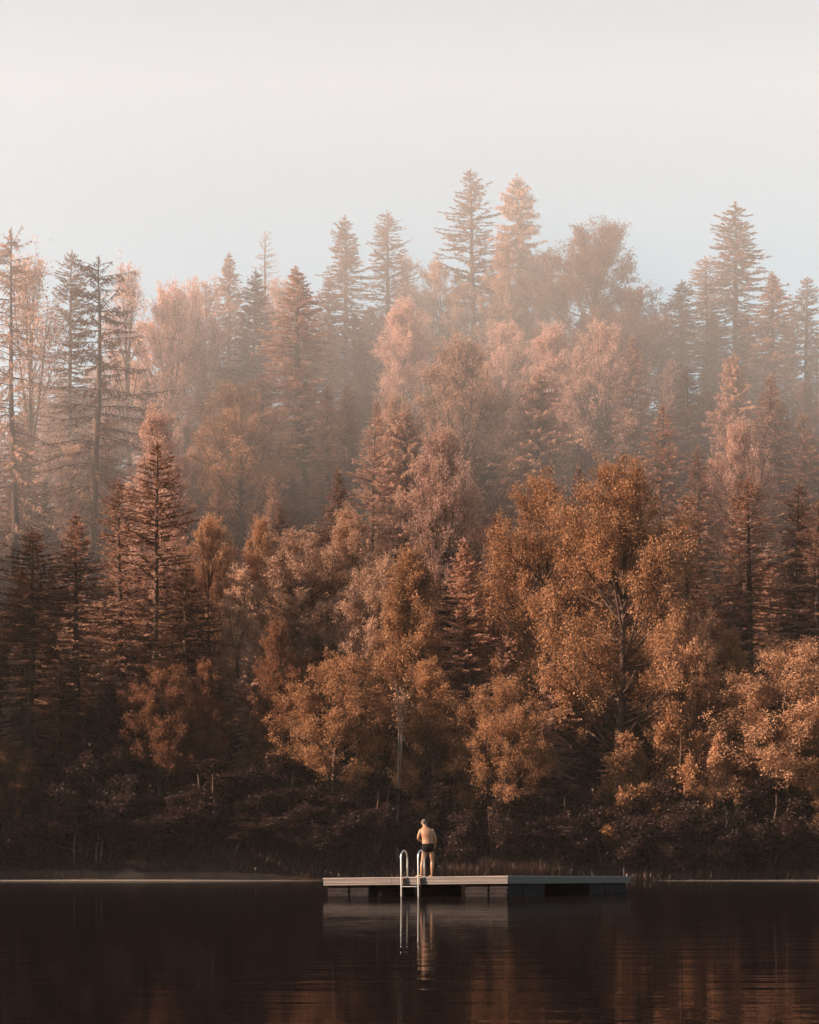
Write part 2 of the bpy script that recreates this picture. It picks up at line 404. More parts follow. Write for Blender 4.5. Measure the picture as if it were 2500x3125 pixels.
PROTO = {}
def proto(key, kind, g, b, H, W, bark, leafmat):
    PROTO[key] = dict(kind=kind, crown=g.mesh(key + '_crown', leafmat) if g.n else None, trunk=b.mesh(key + '_trunk', bark, True), H=H, W=W)

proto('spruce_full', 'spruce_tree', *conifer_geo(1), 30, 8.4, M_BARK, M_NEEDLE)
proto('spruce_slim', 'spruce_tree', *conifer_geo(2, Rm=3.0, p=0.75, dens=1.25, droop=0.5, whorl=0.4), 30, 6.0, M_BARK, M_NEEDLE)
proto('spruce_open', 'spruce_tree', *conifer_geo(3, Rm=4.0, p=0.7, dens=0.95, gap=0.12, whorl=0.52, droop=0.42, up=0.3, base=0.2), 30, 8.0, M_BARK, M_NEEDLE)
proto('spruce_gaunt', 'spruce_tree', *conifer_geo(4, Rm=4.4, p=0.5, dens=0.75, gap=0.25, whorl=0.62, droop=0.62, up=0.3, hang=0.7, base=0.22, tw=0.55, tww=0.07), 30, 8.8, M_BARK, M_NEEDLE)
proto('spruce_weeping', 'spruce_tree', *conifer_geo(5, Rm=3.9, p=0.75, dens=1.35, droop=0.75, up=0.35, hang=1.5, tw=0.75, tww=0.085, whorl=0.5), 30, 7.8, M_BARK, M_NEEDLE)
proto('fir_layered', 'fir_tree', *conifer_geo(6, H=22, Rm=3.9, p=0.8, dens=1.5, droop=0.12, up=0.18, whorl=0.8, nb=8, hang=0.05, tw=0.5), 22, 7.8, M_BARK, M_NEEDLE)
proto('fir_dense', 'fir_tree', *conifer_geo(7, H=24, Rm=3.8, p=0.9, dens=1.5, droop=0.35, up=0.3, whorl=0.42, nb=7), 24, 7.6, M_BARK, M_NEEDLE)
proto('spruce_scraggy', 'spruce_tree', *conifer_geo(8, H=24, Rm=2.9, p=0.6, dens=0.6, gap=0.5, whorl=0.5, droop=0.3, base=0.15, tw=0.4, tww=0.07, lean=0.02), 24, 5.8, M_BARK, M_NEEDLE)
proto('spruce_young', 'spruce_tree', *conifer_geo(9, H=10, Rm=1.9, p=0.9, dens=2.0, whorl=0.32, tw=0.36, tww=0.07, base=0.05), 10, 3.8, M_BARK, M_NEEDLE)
proto('beech_round', 'broadleaf_tree', *broad_geo(21, H=24, W=13, nl=52, n2=9, leaves=22, leaf=0.18, spread=0.30, upness=1.35, shape='dome'), 24, 13, M_BARK, M_LEAF)
proto('beech_tall', 'broadleaf_tree', *broad_geo(22, H=27, W=11, nl=54, upness=1.4, leaves=22, n2=9, leaf=0.18, spread=0.32), 27, 11, M_BARK, M_LEAF)
proto('beech_plume', 'broadleaf_tree', *broad_geo(23, H=22, W=12, nl=44, upness=1.6, n2=11, n3=6, leaves=20, leaf=0.17, spread=0.24, shape='dome'), 22, 12, M_BARK, M_LEAF)
proto('maple_broad', 'broadleaf_tree', *broad_geo(24, H=32, W=17, nl=72, n2=10, leaves=23, leaf=0.20, shape='dome', base=0.15, spread=0.36, upness=1.3), 32, 17, M_BARK, M_LEAF)
proto('maple_cone', 'broadleaf_tree', *broad_geo(25, H=26, W=12, nl=50, n2=9, shape='cone', leaves=22, leaf=0.18, base=0.10, spread=0.27, upness=1.4), 26, 12, M_BARK, M_LEAF)
proto('airy_birch', 'broadleaf_tree', *broad_geo(26, H=22, W=9, nl=20, n2=8, n3=5, leaves=11, leaf=0.17, upness=1.8, base=0.3, bole=0.009), 22, 9, M_BARK, M_LEAF)
proto('bare_birch', 'birch_tree', *broad_geo(27, H=13, W=4.0, nl=11, n2=6, n3=4, leaves=3, leaf=0.15, upness=2.6, base=0.5, bole=0.0075), 13, 4, M_BARK3, M_LEAF)
proto('shore_bush', 'shrub', *broad_geo(28, H=6, W=6.5, nl=22, n2=8, n3=5, leaves=20, leaf=0.16, base=0.02, shape='dome', spread=0.22, stems=4, bole=0.01), 6, 6.5, M_BARK, M_LEAF)
proto('shore_bush_tall', 'shrub', *broad_geo(29, H=9, W=5.5, nl=22, n2=8, n3=5, leaves=22, leaf=0.16, base=0.05, upness=1.8, spread=0.2, stems=3, bole=0.01), 9, 5.5, M_BARK, M_LEAF)

TINT = dict(orange=(0.325, 0.153, 0.072), gold=(0.47, 0.245, 0.135), rust=(0.20, 0.078, 0.038), brown=(0.22, 0.105, 0.062), rose=(0.64, 0.385, 0.290),  # pale slope tints lightened: part of the sunlight is put into the colour
            tan=(0.50, 0.290, 0.190), needle=(0.30, 0.160, 0.108), needle_d=(0.11, 0.052, 0.033), needle_r=(0.44, 0.245, 0.165), plum=(0.030, 0.013, 0.011), shade_brown=(0.045, 0.020, 0.014))  # the two darkest tints hold part of the shore's shade in their colour
CAT = dict(spruce_tree='spruce', fir_tree='fir', broadleaf_tree='tree', birch_tree='birch', shrub='shrub')
TREES = []
def plant(key, X, Y, height, width, tint, label, group, jit=None):
    P = PROTO[key]; random.seed(int(abs(X) * 1000 + Y * 7))
    z = float(ground(X, Y)) - 0.25
    root = empty(P['kind'], (X, Y, z))
    root.rotation_euler = (random.gauss(0, 0.014), random.gauss(0, 0.014), random.uniform(0, 6.28))
    sz = height / P['H']; sw = width / P['W']; root.scale = (sw, sw, sz)
    t = lk(bpy.data.objects.new('trunk', P['trunk']), root)
    if P['crown']:
        c = lk(bpy.data.objects.new('crown', P['crown']), root)
        k = random.uniform(0.9, 1.12); c['tint'] = [float(a * k) for a in TINT[tint]]
    tag(root, label, CAT[P['kind']], group)
    TREES.append((X, Y, height, width, key))
    return root

G_SP, G_BR, G_SH = 'conifers on the hillside', 'broadleaved trees on the hillside', 'shrubs along the far shore'
def seen(u, v, key, wpx, Y, tint, label, hmax=None):
    X = (u - CX) / F * Y; top = CAM_H + (YH - v) / F * Y
    h = top - float(ground(X, Y)) + 0.25
    kd = PROTO[key]['kind']
    w = wpx / F * Y * ((1.0 if key == 'maple_broad' else 1.25) if kd == 'broadleaf_tree' else 1.4)
    if kd != 'birch_tree': w = max(w, h * (0.27 if kd in ('spruce_tree', 'fir_tree') else 0.36))
    return plant(key, X, Y, h, w, tint, label, G_SH if kd == 'shrub' else (G_BR if kd in ('broadleaf_tree', 'birch_tree') else G_SP))

# u, v(top), prototype, crown width, distance, tint, label, short name
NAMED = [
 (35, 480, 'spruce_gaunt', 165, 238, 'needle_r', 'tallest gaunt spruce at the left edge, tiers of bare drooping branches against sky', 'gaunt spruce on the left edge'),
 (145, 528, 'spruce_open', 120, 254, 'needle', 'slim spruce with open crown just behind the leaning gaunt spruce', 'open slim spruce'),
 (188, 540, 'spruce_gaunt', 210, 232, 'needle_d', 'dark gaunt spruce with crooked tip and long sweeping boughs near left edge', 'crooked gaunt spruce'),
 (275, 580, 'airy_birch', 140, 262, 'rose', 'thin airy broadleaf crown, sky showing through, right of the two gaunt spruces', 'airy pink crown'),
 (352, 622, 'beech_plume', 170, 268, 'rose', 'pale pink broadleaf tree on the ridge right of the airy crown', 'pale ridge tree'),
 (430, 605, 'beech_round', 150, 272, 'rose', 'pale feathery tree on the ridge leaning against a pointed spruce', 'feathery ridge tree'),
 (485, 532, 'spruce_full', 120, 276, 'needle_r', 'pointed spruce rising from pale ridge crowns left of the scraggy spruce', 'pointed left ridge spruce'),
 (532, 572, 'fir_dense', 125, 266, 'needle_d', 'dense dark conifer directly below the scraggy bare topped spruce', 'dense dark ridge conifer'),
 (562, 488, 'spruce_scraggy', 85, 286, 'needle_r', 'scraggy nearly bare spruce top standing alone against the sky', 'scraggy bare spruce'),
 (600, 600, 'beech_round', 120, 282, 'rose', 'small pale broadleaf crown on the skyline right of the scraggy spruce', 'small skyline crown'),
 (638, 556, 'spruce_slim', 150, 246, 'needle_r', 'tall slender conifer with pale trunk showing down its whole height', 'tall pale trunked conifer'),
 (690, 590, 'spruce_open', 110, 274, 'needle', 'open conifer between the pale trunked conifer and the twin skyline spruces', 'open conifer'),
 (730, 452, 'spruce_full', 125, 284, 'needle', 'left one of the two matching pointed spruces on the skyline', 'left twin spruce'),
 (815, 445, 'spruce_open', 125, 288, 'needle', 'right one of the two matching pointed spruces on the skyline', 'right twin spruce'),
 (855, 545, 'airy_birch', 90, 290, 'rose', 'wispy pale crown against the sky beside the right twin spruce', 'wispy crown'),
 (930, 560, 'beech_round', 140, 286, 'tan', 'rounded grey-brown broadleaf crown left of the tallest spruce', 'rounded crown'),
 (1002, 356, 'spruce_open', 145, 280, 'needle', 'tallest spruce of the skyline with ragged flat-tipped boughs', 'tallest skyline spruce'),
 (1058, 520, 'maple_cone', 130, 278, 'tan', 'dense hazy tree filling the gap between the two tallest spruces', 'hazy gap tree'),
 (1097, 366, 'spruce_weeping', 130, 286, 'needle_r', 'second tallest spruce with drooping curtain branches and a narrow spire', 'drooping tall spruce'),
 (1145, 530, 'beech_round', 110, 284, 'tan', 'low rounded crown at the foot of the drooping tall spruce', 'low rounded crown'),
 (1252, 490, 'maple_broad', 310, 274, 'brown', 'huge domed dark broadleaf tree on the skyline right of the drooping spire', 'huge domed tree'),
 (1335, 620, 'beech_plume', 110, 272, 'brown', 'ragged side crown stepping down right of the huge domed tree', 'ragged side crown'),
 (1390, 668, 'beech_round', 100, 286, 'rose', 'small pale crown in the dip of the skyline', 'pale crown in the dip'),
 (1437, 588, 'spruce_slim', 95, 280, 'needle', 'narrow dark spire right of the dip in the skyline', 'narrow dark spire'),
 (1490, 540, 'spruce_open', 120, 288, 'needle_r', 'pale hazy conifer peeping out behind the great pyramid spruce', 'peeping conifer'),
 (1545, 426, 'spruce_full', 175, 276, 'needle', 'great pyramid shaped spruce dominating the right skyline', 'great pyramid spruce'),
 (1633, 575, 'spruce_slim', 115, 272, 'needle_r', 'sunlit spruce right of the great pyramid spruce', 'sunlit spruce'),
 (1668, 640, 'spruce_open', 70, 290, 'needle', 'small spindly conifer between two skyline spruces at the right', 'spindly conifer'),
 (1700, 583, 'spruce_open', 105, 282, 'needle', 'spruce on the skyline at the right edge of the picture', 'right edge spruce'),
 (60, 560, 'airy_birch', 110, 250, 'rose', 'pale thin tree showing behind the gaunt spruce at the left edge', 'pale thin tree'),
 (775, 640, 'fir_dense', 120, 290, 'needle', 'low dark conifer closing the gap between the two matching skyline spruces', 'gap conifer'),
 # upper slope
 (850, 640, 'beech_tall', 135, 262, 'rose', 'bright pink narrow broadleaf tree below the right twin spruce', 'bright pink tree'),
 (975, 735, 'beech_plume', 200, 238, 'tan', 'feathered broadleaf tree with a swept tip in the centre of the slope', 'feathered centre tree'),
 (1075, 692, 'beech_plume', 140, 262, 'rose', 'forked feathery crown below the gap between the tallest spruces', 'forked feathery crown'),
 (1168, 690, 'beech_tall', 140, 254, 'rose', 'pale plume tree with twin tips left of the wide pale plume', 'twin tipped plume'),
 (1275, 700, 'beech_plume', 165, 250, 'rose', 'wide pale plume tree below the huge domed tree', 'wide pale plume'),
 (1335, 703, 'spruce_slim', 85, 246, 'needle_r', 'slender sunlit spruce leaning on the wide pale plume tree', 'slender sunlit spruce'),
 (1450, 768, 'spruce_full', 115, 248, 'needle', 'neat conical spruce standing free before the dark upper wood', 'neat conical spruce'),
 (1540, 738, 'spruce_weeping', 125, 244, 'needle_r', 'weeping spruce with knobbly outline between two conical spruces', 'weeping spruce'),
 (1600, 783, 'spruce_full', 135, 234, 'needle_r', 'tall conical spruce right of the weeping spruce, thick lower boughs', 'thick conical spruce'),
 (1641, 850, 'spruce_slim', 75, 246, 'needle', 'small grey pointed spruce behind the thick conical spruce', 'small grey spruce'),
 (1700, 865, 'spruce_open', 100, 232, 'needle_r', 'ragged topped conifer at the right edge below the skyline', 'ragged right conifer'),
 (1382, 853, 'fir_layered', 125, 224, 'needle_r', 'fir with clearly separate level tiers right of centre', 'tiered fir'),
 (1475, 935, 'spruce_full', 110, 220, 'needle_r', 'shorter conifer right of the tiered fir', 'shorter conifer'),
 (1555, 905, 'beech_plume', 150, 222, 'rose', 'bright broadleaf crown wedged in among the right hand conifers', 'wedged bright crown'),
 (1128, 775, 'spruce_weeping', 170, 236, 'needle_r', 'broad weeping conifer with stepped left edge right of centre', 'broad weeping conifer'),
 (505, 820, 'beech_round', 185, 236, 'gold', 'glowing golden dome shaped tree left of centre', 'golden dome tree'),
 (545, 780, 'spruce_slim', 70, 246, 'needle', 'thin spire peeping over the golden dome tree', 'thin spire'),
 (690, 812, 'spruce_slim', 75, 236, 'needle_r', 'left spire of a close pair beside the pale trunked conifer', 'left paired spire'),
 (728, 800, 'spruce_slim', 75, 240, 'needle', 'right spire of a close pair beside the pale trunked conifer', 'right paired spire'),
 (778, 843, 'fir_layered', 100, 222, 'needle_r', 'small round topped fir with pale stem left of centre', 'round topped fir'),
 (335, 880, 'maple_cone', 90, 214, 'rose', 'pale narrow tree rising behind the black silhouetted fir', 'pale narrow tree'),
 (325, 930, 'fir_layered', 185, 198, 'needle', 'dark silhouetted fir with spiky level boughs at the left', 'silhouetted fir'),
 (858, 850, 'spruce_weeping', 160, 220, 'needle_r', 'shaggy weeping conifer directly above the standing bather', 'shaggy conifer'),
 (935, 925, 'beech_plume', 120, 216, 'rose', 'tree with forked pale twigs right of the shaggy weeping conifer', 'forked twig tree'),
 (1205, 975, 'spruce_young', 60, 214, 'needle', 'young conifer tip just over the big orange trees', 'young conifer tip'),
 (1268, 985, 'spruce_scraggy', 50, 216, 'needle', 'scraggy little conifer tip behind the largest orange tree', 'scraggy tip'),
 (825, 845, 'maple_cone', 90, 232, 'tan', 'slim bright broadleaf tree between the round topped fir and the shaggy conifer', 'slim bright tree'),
 (720, 985, 'spruce_slim', 80, 214, 'needle', 'slim brown spruce below the pair of spires', 'slim brown spruce'),
 # middle
 (1150, 1015, 'beech_round', 215, 198, 'orange', 'tall orange tree left of the largest orange tree', 'tall orange tree'),
 (1300, 1008, 'maple_broad', 370, 191, 'orange', 'largest orange tree, wide crown and dark trunk, right of centre', 'largest orange tree'),
 (872, 1168, 'beech_tall', 150, 192, 'orange', 'orange tree with curled leafy top straight above the bather', 'curled orange tree'),
 (990, 1130, 'fir_dense', 140, 200, 'needle_r', 'brown fir right of the curled orange tree', 'brown fir'),
 (1060, 1075, 'fir_dense', 120, 208, 'needle', 'taller fir behind the brown fir', 'taller fir'),
 (640, 1125, 'beech_round', 170, 206, 'tan', 'sunlit tan crown low on the slope left of centre', 'tan crown'),
 (735, 1080, 'beech_tall', 150, 208, 'tan', 'tall tan tree among the conifers above the rust red tree', 'tall tan tree'),
 (440, 1105, 'beech_plume', 110, 206, 'gold', 'feathered golden crown beside the silhouetted fir', 'feathered golden crown'),
 (545, 1105, 'maple_cone', 110, 210, 'gold', 'small golden tree below the golden dome tree', 'small golden tree'),
 (790, 1180, 'beech_round', 150, 200, 'tan', 'round tan crown left of the curled orange tree', 'round tan crown'),
 (1455, 1040, 'spruce_open', 150, 204, 'needle_r', 'conifer with a pale stem right of the largest orange tree', 'pale stemmed conifer'),
 (1580, 1000, 'spruce_open', 170, 206, 'needle_r', 'big wide conifer with layered boughs at middle height on the right', 'big layered conifer'),
 (1665, 1015, 'spruce_open', 120, 208, 'needle', 'conifer with broken pale trunk beside the big layered conifer', 'broken trunk conifer'),
 (1722, 1050, 'spruce_open', 130, 204, 'needle_r', 'layered conifer cut by the right edge at middle height', 'cut conifer'),
 (1440, 1280, 'beech_plume', 115, 189, 'gold', 'feathery gold tree beneath the pale stemmed conifer', 'feathery gold tree'),
 (1545, 1340, 'maple_cone', 110, 190, 'orange', 'narrow orange tree below the big layered conifer', 'narrow orange tree'),
 (590, 1325, 'maple_cone', 130, 189, 'rust', 'pointed rust brown tree half lit on its left flank', 'pointed rust tree'),
 (705, 1385, 'beech_round', 200, 186, 'orange', 'rounded rust red tree near the shore left of the bather', 'rounded rust tree'),
 (838, 1460, 'bare_birch', 90, 184, 'gold', 'slender pale birch, nearly leafless, standing over the ladder', 'pale birch'),
 (1052, 1440, 'beech_round', 190, 185, 'orange', 'spreading orange tree near the shore right of the bather', 'spreading orange tree'),
 (915, 1400, 'beech_tall', 140, 187, 'orange', 'orange tree on a dark stem behind the pale birch', 'dark stemmed orange tree'),
 (1655, 1355, 'beech_round', 260, 186, 'gold', 'bright bushy gold tree by the shore at the right', 'bushy gold tree'),
 (1740, 1480, 'beech_round', 150, 184, 'orange', 'orange crown cut off by the right edge near the shore', 'cut orange crown'),
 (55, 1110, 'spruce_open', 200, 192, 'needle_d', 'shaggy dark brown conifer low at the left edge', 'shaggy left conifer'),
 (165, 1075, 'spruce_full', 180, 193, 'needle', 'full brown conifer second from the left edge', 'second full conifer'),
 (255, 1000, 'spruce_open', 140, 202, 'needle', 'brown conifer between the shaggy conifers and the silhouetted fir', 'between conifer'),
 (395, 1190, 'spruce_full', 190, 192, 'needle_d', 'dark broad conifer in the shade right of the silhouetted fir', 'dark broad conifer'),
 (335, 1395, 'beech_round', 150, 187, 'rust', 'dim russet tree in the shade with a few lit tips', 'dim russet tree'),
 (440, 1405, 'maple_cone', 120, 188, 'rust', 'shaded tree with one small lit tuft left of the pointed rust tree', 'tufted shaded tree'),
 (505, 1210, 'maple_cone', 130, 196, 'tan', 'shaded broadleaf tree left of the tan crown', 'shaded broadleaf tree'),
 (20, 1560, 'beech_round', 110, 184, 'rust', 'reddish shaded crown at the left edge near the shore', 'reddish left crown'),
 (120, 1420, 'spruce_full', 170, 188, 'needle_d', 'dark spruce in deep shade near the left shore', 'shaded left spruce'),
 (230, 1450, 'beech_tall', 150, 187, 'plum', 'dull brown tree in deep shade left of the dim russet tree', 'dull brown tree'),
]
SHRUBS = [
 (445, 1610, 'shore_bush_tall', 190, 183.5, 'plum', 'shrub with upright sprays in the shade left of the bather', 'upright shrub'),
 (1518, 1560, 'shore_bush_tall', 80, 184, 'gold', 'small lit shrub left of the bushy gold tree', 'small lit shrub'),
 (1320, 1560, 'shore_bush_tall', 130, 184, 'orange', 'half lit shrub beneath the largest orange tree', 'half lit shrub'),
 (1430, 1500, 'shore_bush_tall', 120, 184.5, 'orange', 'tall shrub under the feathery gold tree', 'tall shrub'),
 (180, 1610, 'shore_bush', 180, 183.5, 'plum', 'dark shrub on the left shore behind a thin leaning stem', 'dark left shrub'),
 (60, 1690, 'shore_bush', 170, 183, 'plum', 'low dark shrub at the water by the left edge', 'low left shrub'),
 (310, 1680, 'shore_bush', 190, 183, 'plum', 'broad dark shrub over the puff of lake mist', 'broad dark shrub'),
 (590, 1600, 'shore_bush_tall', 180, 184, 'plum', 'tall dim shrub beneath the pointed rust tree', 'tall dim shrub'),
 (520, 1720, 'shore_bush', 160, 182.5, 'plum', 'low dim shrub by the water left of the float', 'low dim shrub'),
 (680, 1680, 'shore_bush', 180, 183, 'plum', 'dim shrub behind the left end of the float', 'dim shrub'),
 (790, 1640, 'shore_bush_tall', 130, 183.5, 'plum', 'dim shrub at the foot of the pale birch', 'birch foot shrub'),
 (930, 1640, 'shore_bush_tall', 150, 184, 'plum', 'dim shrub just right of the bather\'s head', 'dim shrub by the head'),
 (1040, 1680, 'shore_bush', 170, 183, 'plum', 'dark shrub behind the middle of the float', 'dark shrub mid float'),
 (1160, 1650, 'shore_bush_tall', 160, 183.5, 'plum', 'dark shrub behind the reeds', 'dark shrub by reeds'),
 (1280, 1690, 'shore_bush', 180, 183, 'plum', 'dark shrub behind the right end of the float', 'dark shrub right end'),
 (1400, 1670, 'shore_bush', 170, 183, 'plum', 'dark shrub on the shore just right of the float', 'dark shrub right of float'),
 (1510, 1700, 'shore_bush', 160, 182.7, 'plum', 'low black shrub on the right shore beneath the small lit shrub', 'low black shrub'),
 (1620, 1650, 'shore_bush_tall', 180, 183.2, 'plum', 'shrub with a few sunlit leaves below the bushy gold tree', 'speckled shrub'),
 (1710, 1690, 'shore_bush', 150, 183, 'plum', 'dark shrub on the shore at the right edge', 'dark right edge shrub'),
]
SHORT = []
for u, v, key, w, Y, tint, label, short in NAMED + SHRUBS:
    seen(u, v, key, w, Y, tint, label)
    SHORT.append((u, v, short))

# trees between the named ones
sky_u = [0, 60, 120, 200, 280, 360, 430, 500, 600, 700, 800, 870, 930, 1050, 1150, 1250, 1330, 1380, 1430, 1500, 1600, 1725]
sky_v = [700, 690, 720, 700, 670, 660, 640, 620, 620, 600, 600, 630, 600, 600, 590, 600, 680, 700, 680, 620, 650, 660]
used_labels = set(x[6] for x in NAMED + SHRUBS)
kinds_c = ['spruce_full', 'spruce_slim', 'spruce_open', 'fir_dense', 'spruce_weeping', 'fir_layered', 'spruce_weeping', 'spruce_full']
kinds_b = ['beech_round', 'beech_plume', 'beech_plume', 'maple_cone', 'maple_cone']
NOUN = dict(spruce_full='spruce', spruce_slim='slim spruce', spruce_open='open spruce', fir_dense='dense fir', spruce_weeping='weeping spruce', fir_layered='layered fir',
            beech_round='round crowned tree', beech_tall='tall oval tree', beech_plume='feathery tree', maple_cone='tapering tree')
TW = dict(orange='orange', gold='golden', rust='rusty', brown='brown', rose='pink-brown', tan='tan', needle='brown', needle_d='dark', needle_r='reddish')
fills = []
y = 186.0
while y < 296:
    step = 5.9
    half = 0.215 * y + 5
    x = -half + rng.uniform(0, step)
    while x < half:
        X = x + rng.normal(0, 1.3); Y = y + rng.normal(0, 1.6)
        x += step
        near = [1 for t in TREES if (t[0] - X) ** 2 + ((t[1] - Y)) ** 2 < (2.6 if t[3] < 7 else 3.3) ** 2]
        if near: continue
        con = rng.random() < (0.78 if Y > 208 else 0.45)
        key = kinds_c[rng.integers(len(kinds_c))] if con else kinds_b[rng.integers(len(kinds_b))]
        h = rng.uniform(10.5, 17.5) if con else rng.uniform(9, 14.5)
        gz = float(ground(X, Y)); u = CX + X / Y * F
        if Y > 235 and u < 340: h *= 1.45
        elif Y > 262: h *= 1.2
        vt = YH - (gz + h - CAM_H) / Y * F
        lim = np.interp(u, sky_u, sky_v) + 15
        if vt < lim:
            h -= (lim - vt) / F * Y; vt = lim
        if h < 6.5: continue
        w = h * (rng.uniform(0.30, 0.42) if con else rng.uniform(0.48, 0.6))
        hi = Y > 235
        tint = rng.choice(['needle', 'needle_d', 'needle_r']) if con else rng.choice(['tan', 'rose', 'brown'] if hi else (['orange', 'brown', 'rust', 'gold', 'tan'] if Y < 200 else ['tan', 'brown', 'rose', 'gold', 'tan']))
        fills.append((X, Y, h, w, key, str(tint), u, vt))
    y += step * 0.92

SKIP = {0, 1, 2, 8, 9, 21, 22, 34, 35, 36, 46, 47, 48, 61, 62, 66, 75, 76, 83, 86, 89, 90, 92, 93, 97, 98, 101, 106, 107, 113, 117, 121, 122, 130, 131, 139, 140, 144, 148, 149, 151, 153, 155, 157, 158, 160, 166, 170, 171, 172, 173, 182, 191, 192, 200, 211, 212, 229, 230, 231, 232, 240, 241, 243, 244, 249, 253, 255, 256, 257, 261, 262, 267, 275, 276, 280, 281, 282, 286, 287, 288, 289, 290, 292, 293, 294, 295, 296, 297, 298, 299, 300, 301, 302, 303, 304, 306, 307, 308, 309, 310, 311, 313, 314}     # spots wholly hidden behind other trees
for k, (X, Y, h, w, key, tint, u, vt) in enumerate(fills):
    if k in SKIP: continue
    ref = sorted(SHORT, key=lambda s: (s[0] - u) ** 2 + (s[1] - vt) ** 2)
    lab = None
    for s in ref[:12]:
        du, dv = s[0] - u, s[1] - vt
        rel = ('just right of' if du < 0 else 'just left of') if abs(du) > abs(dv) else ('below' if dv < 0 else 'above')
        for q in ('', 'half hidden ', 'smaller ', 'shaded '):
            c = f'{q}{TW[tint]} {NOUN[key]} {rel} the {s[2]}'
            if c not in used_labels and len(c.split()) <= 16: lab = c; break
        if lab: break
    used_labels.add(lab)
    plant(key, X, Y, h, w, tint, lab, G_SP if 'spruce' in key or 'fir' in key else G_BR)

# the same wood carrying on beyond both sides of the picture: one mass
def woodland():
    vs, qs, sh, off = [], [], [], 0
    protos = []
    for sd in (41, 42, 43):
        g, b = conifer_geo(sd, H=20, Rm=3.6, dens=0.16, whorl=0.8, tw=1.5, tww=0.42, nb=5, p=0.7, sides=5)
        b.v, b.q, b.a = b.v[:1], b.q[:1], b.a[:1]
        protos.append((np.concatenate(g.v + [x for x in b.v]), np.concatenate(g.q + [x + g.n for x in b.q]), np.concatenate(g.a + [x for x in b.a])))
    r = np.random.default_rng(77); n = 0
    for yy in np.arange(172, 292, 8.0):
        for xx in np.arange(-128, 112, 7.2):
            X = xx + r.normal(0, 1.5); Y = yy + r.normal(0, 1.5)
            if abs(X) < 0.215 * Y + 5.5: continue
            z = float(ground(X, Y))
            if z < 0.4: continue
            v, q, a = protos[n % 3]; n += 1
            k = r.uniform(0.7, 1.0); an = r.uniform(0, 6.28); c_, s_ = math.cos(an), math.sin(an)
            w = np.stack([v[:, 0] * c_ - v[:, 1] * s_, v[:, 0] * s_ + v[:, 1] * c_, v[:, 2]], -1) * [k * 1.05, k * 1.05, k] + [X, Y, z - 0.3]
            vs.append(w); qs.append(q + off); sh.append(a); off += len(v)
    G = Geo(); G.v = vs; G.q = qs; G.a = sh; G.n = off
    o = lk(bpy.data.objects.new('woodland', G.mesh('woodland', M_NEEDLE))); o['tint'] = list(TINT['needle_d'])
    tag(o, 'mass of dark conifers carrying on along the slope past the edges of the view', 'wood', kind='stuff')
woodland()

# leaning thin stems at the water on the left
def stem(u, v0, v1, du, Y, label):
    X = (u - CX) / F * Y; z1 = CAM_H + (YH - v0) / F * Y; z0 = float(ground(X, Y)) - 0.1
    dx = du / F * Y
    root = empty('dead_stem', (X, Y, z0))
    bm = bmesh.new(); n = 9
    pts = [(dx * (i / n) + 0.05 * math.sin(i * 1.7), 0.03 * math.cos(i * 2.1), (z1 - z0) * i / n) for i in range(n + 1)]
    tube(bm, pts, [0.085 - 0.006 * i for i in range(n + 1)], 7)
    bmobj('trunk', bm, M_BARK3, root, True)
    for i in (4, 6, 7, 8):
        bm = bmesh.new(); p = Vector(pts[i]); a = random.uniform(0, 6.28)
        tube(bm, [p, p + Vector((math.cos(a) * .5, math.sin(a) * .5, .35)), p + Vector((math.cos(a) * .95, math.sin(a) * .95, .85))], [.025, .016, .007], 5)
        bmobj('twig', bm, M_BARK2, root, True)
    tag(root, label, 'dead stem', 'bare stems on the left shore')
stem(155, 1660, 1810, 6, 182.2, 'tallest pale bare stem on the left shore, slightly curved')
stem(200, 1700, 1815, 12, 182.2, 'thin bare stem just right of the tallest pale one')
stem(210, 1695, 1815, 16, 182.4, 'thin bare stem leaning right beside its twin on the left shore')

# reeds and undergrowth at the water's edge
def blades_patch(name, label, n, xs, ys, hs, width, tint, seed, dens=None):
    r = np.random.default_rng(seed)
    X = r.uniform(*xs, n); Y = r.uniform(*ys, n)
    if dens: X = X + dens * r.normal(0, 1, n)
    Z = np.maximum(ground(X, Y), -0.05) - 0.05
    h = r.uniform(*hs, n) * (0.7 + 0.6 * (vnoise(X, Y, 1.8, seed + 1) + 0.5))
    d = nrm(np.stack([r.normal(0, 0.22, n), r.normal(0, 0.22, n), np.ones(n)], -1))
    w = nrm(np.cross(d, r.normal(0, 1, (n, 3)))); P = np.stack([X, Y, Z], -1)
    g = Geo(); sh = r.random(n)
    # two segments so that blades nod
    g.blades(P, d, w, h * 0.75, np.full(n, width), sh, 0.6)
    P2 = P + d * (h * 0.45)[:, None]; d2 = nrm(d + np.stack([r.normal(0, .4, n), r.normal(0, .4, n), np.zeros(n)], -1))
    g.blades(P2, d2, w, h * 0.55, np.full(n, width * 0.7), sh, 0.3)
    o = lk(bpy.data.objects.new(name, g.mesh(name, M_GRASS))); o['tint'] = list(TINT[tint])
    return tag(o, label, 'reeds' if name == 'reeds' else 'undergrowth', kind='stuff')
def at_shore(u, Y=181): return (u - CX) / F * Y
blades_patch('reeds', 'tall dry reeds on the far shore right of the bather', 5200, (at_shore(925), at_shore(1195)), (178.6, 182.5), (0.9, 2.3), 0.05, 'shade_brown', 71)
blades_patch('undergrowth', 'low dark plants along the whole far shore', 16000, (-44, 44), (178.8, 184.5), (0.3, 1.3), 0.10, 'plum', 72)

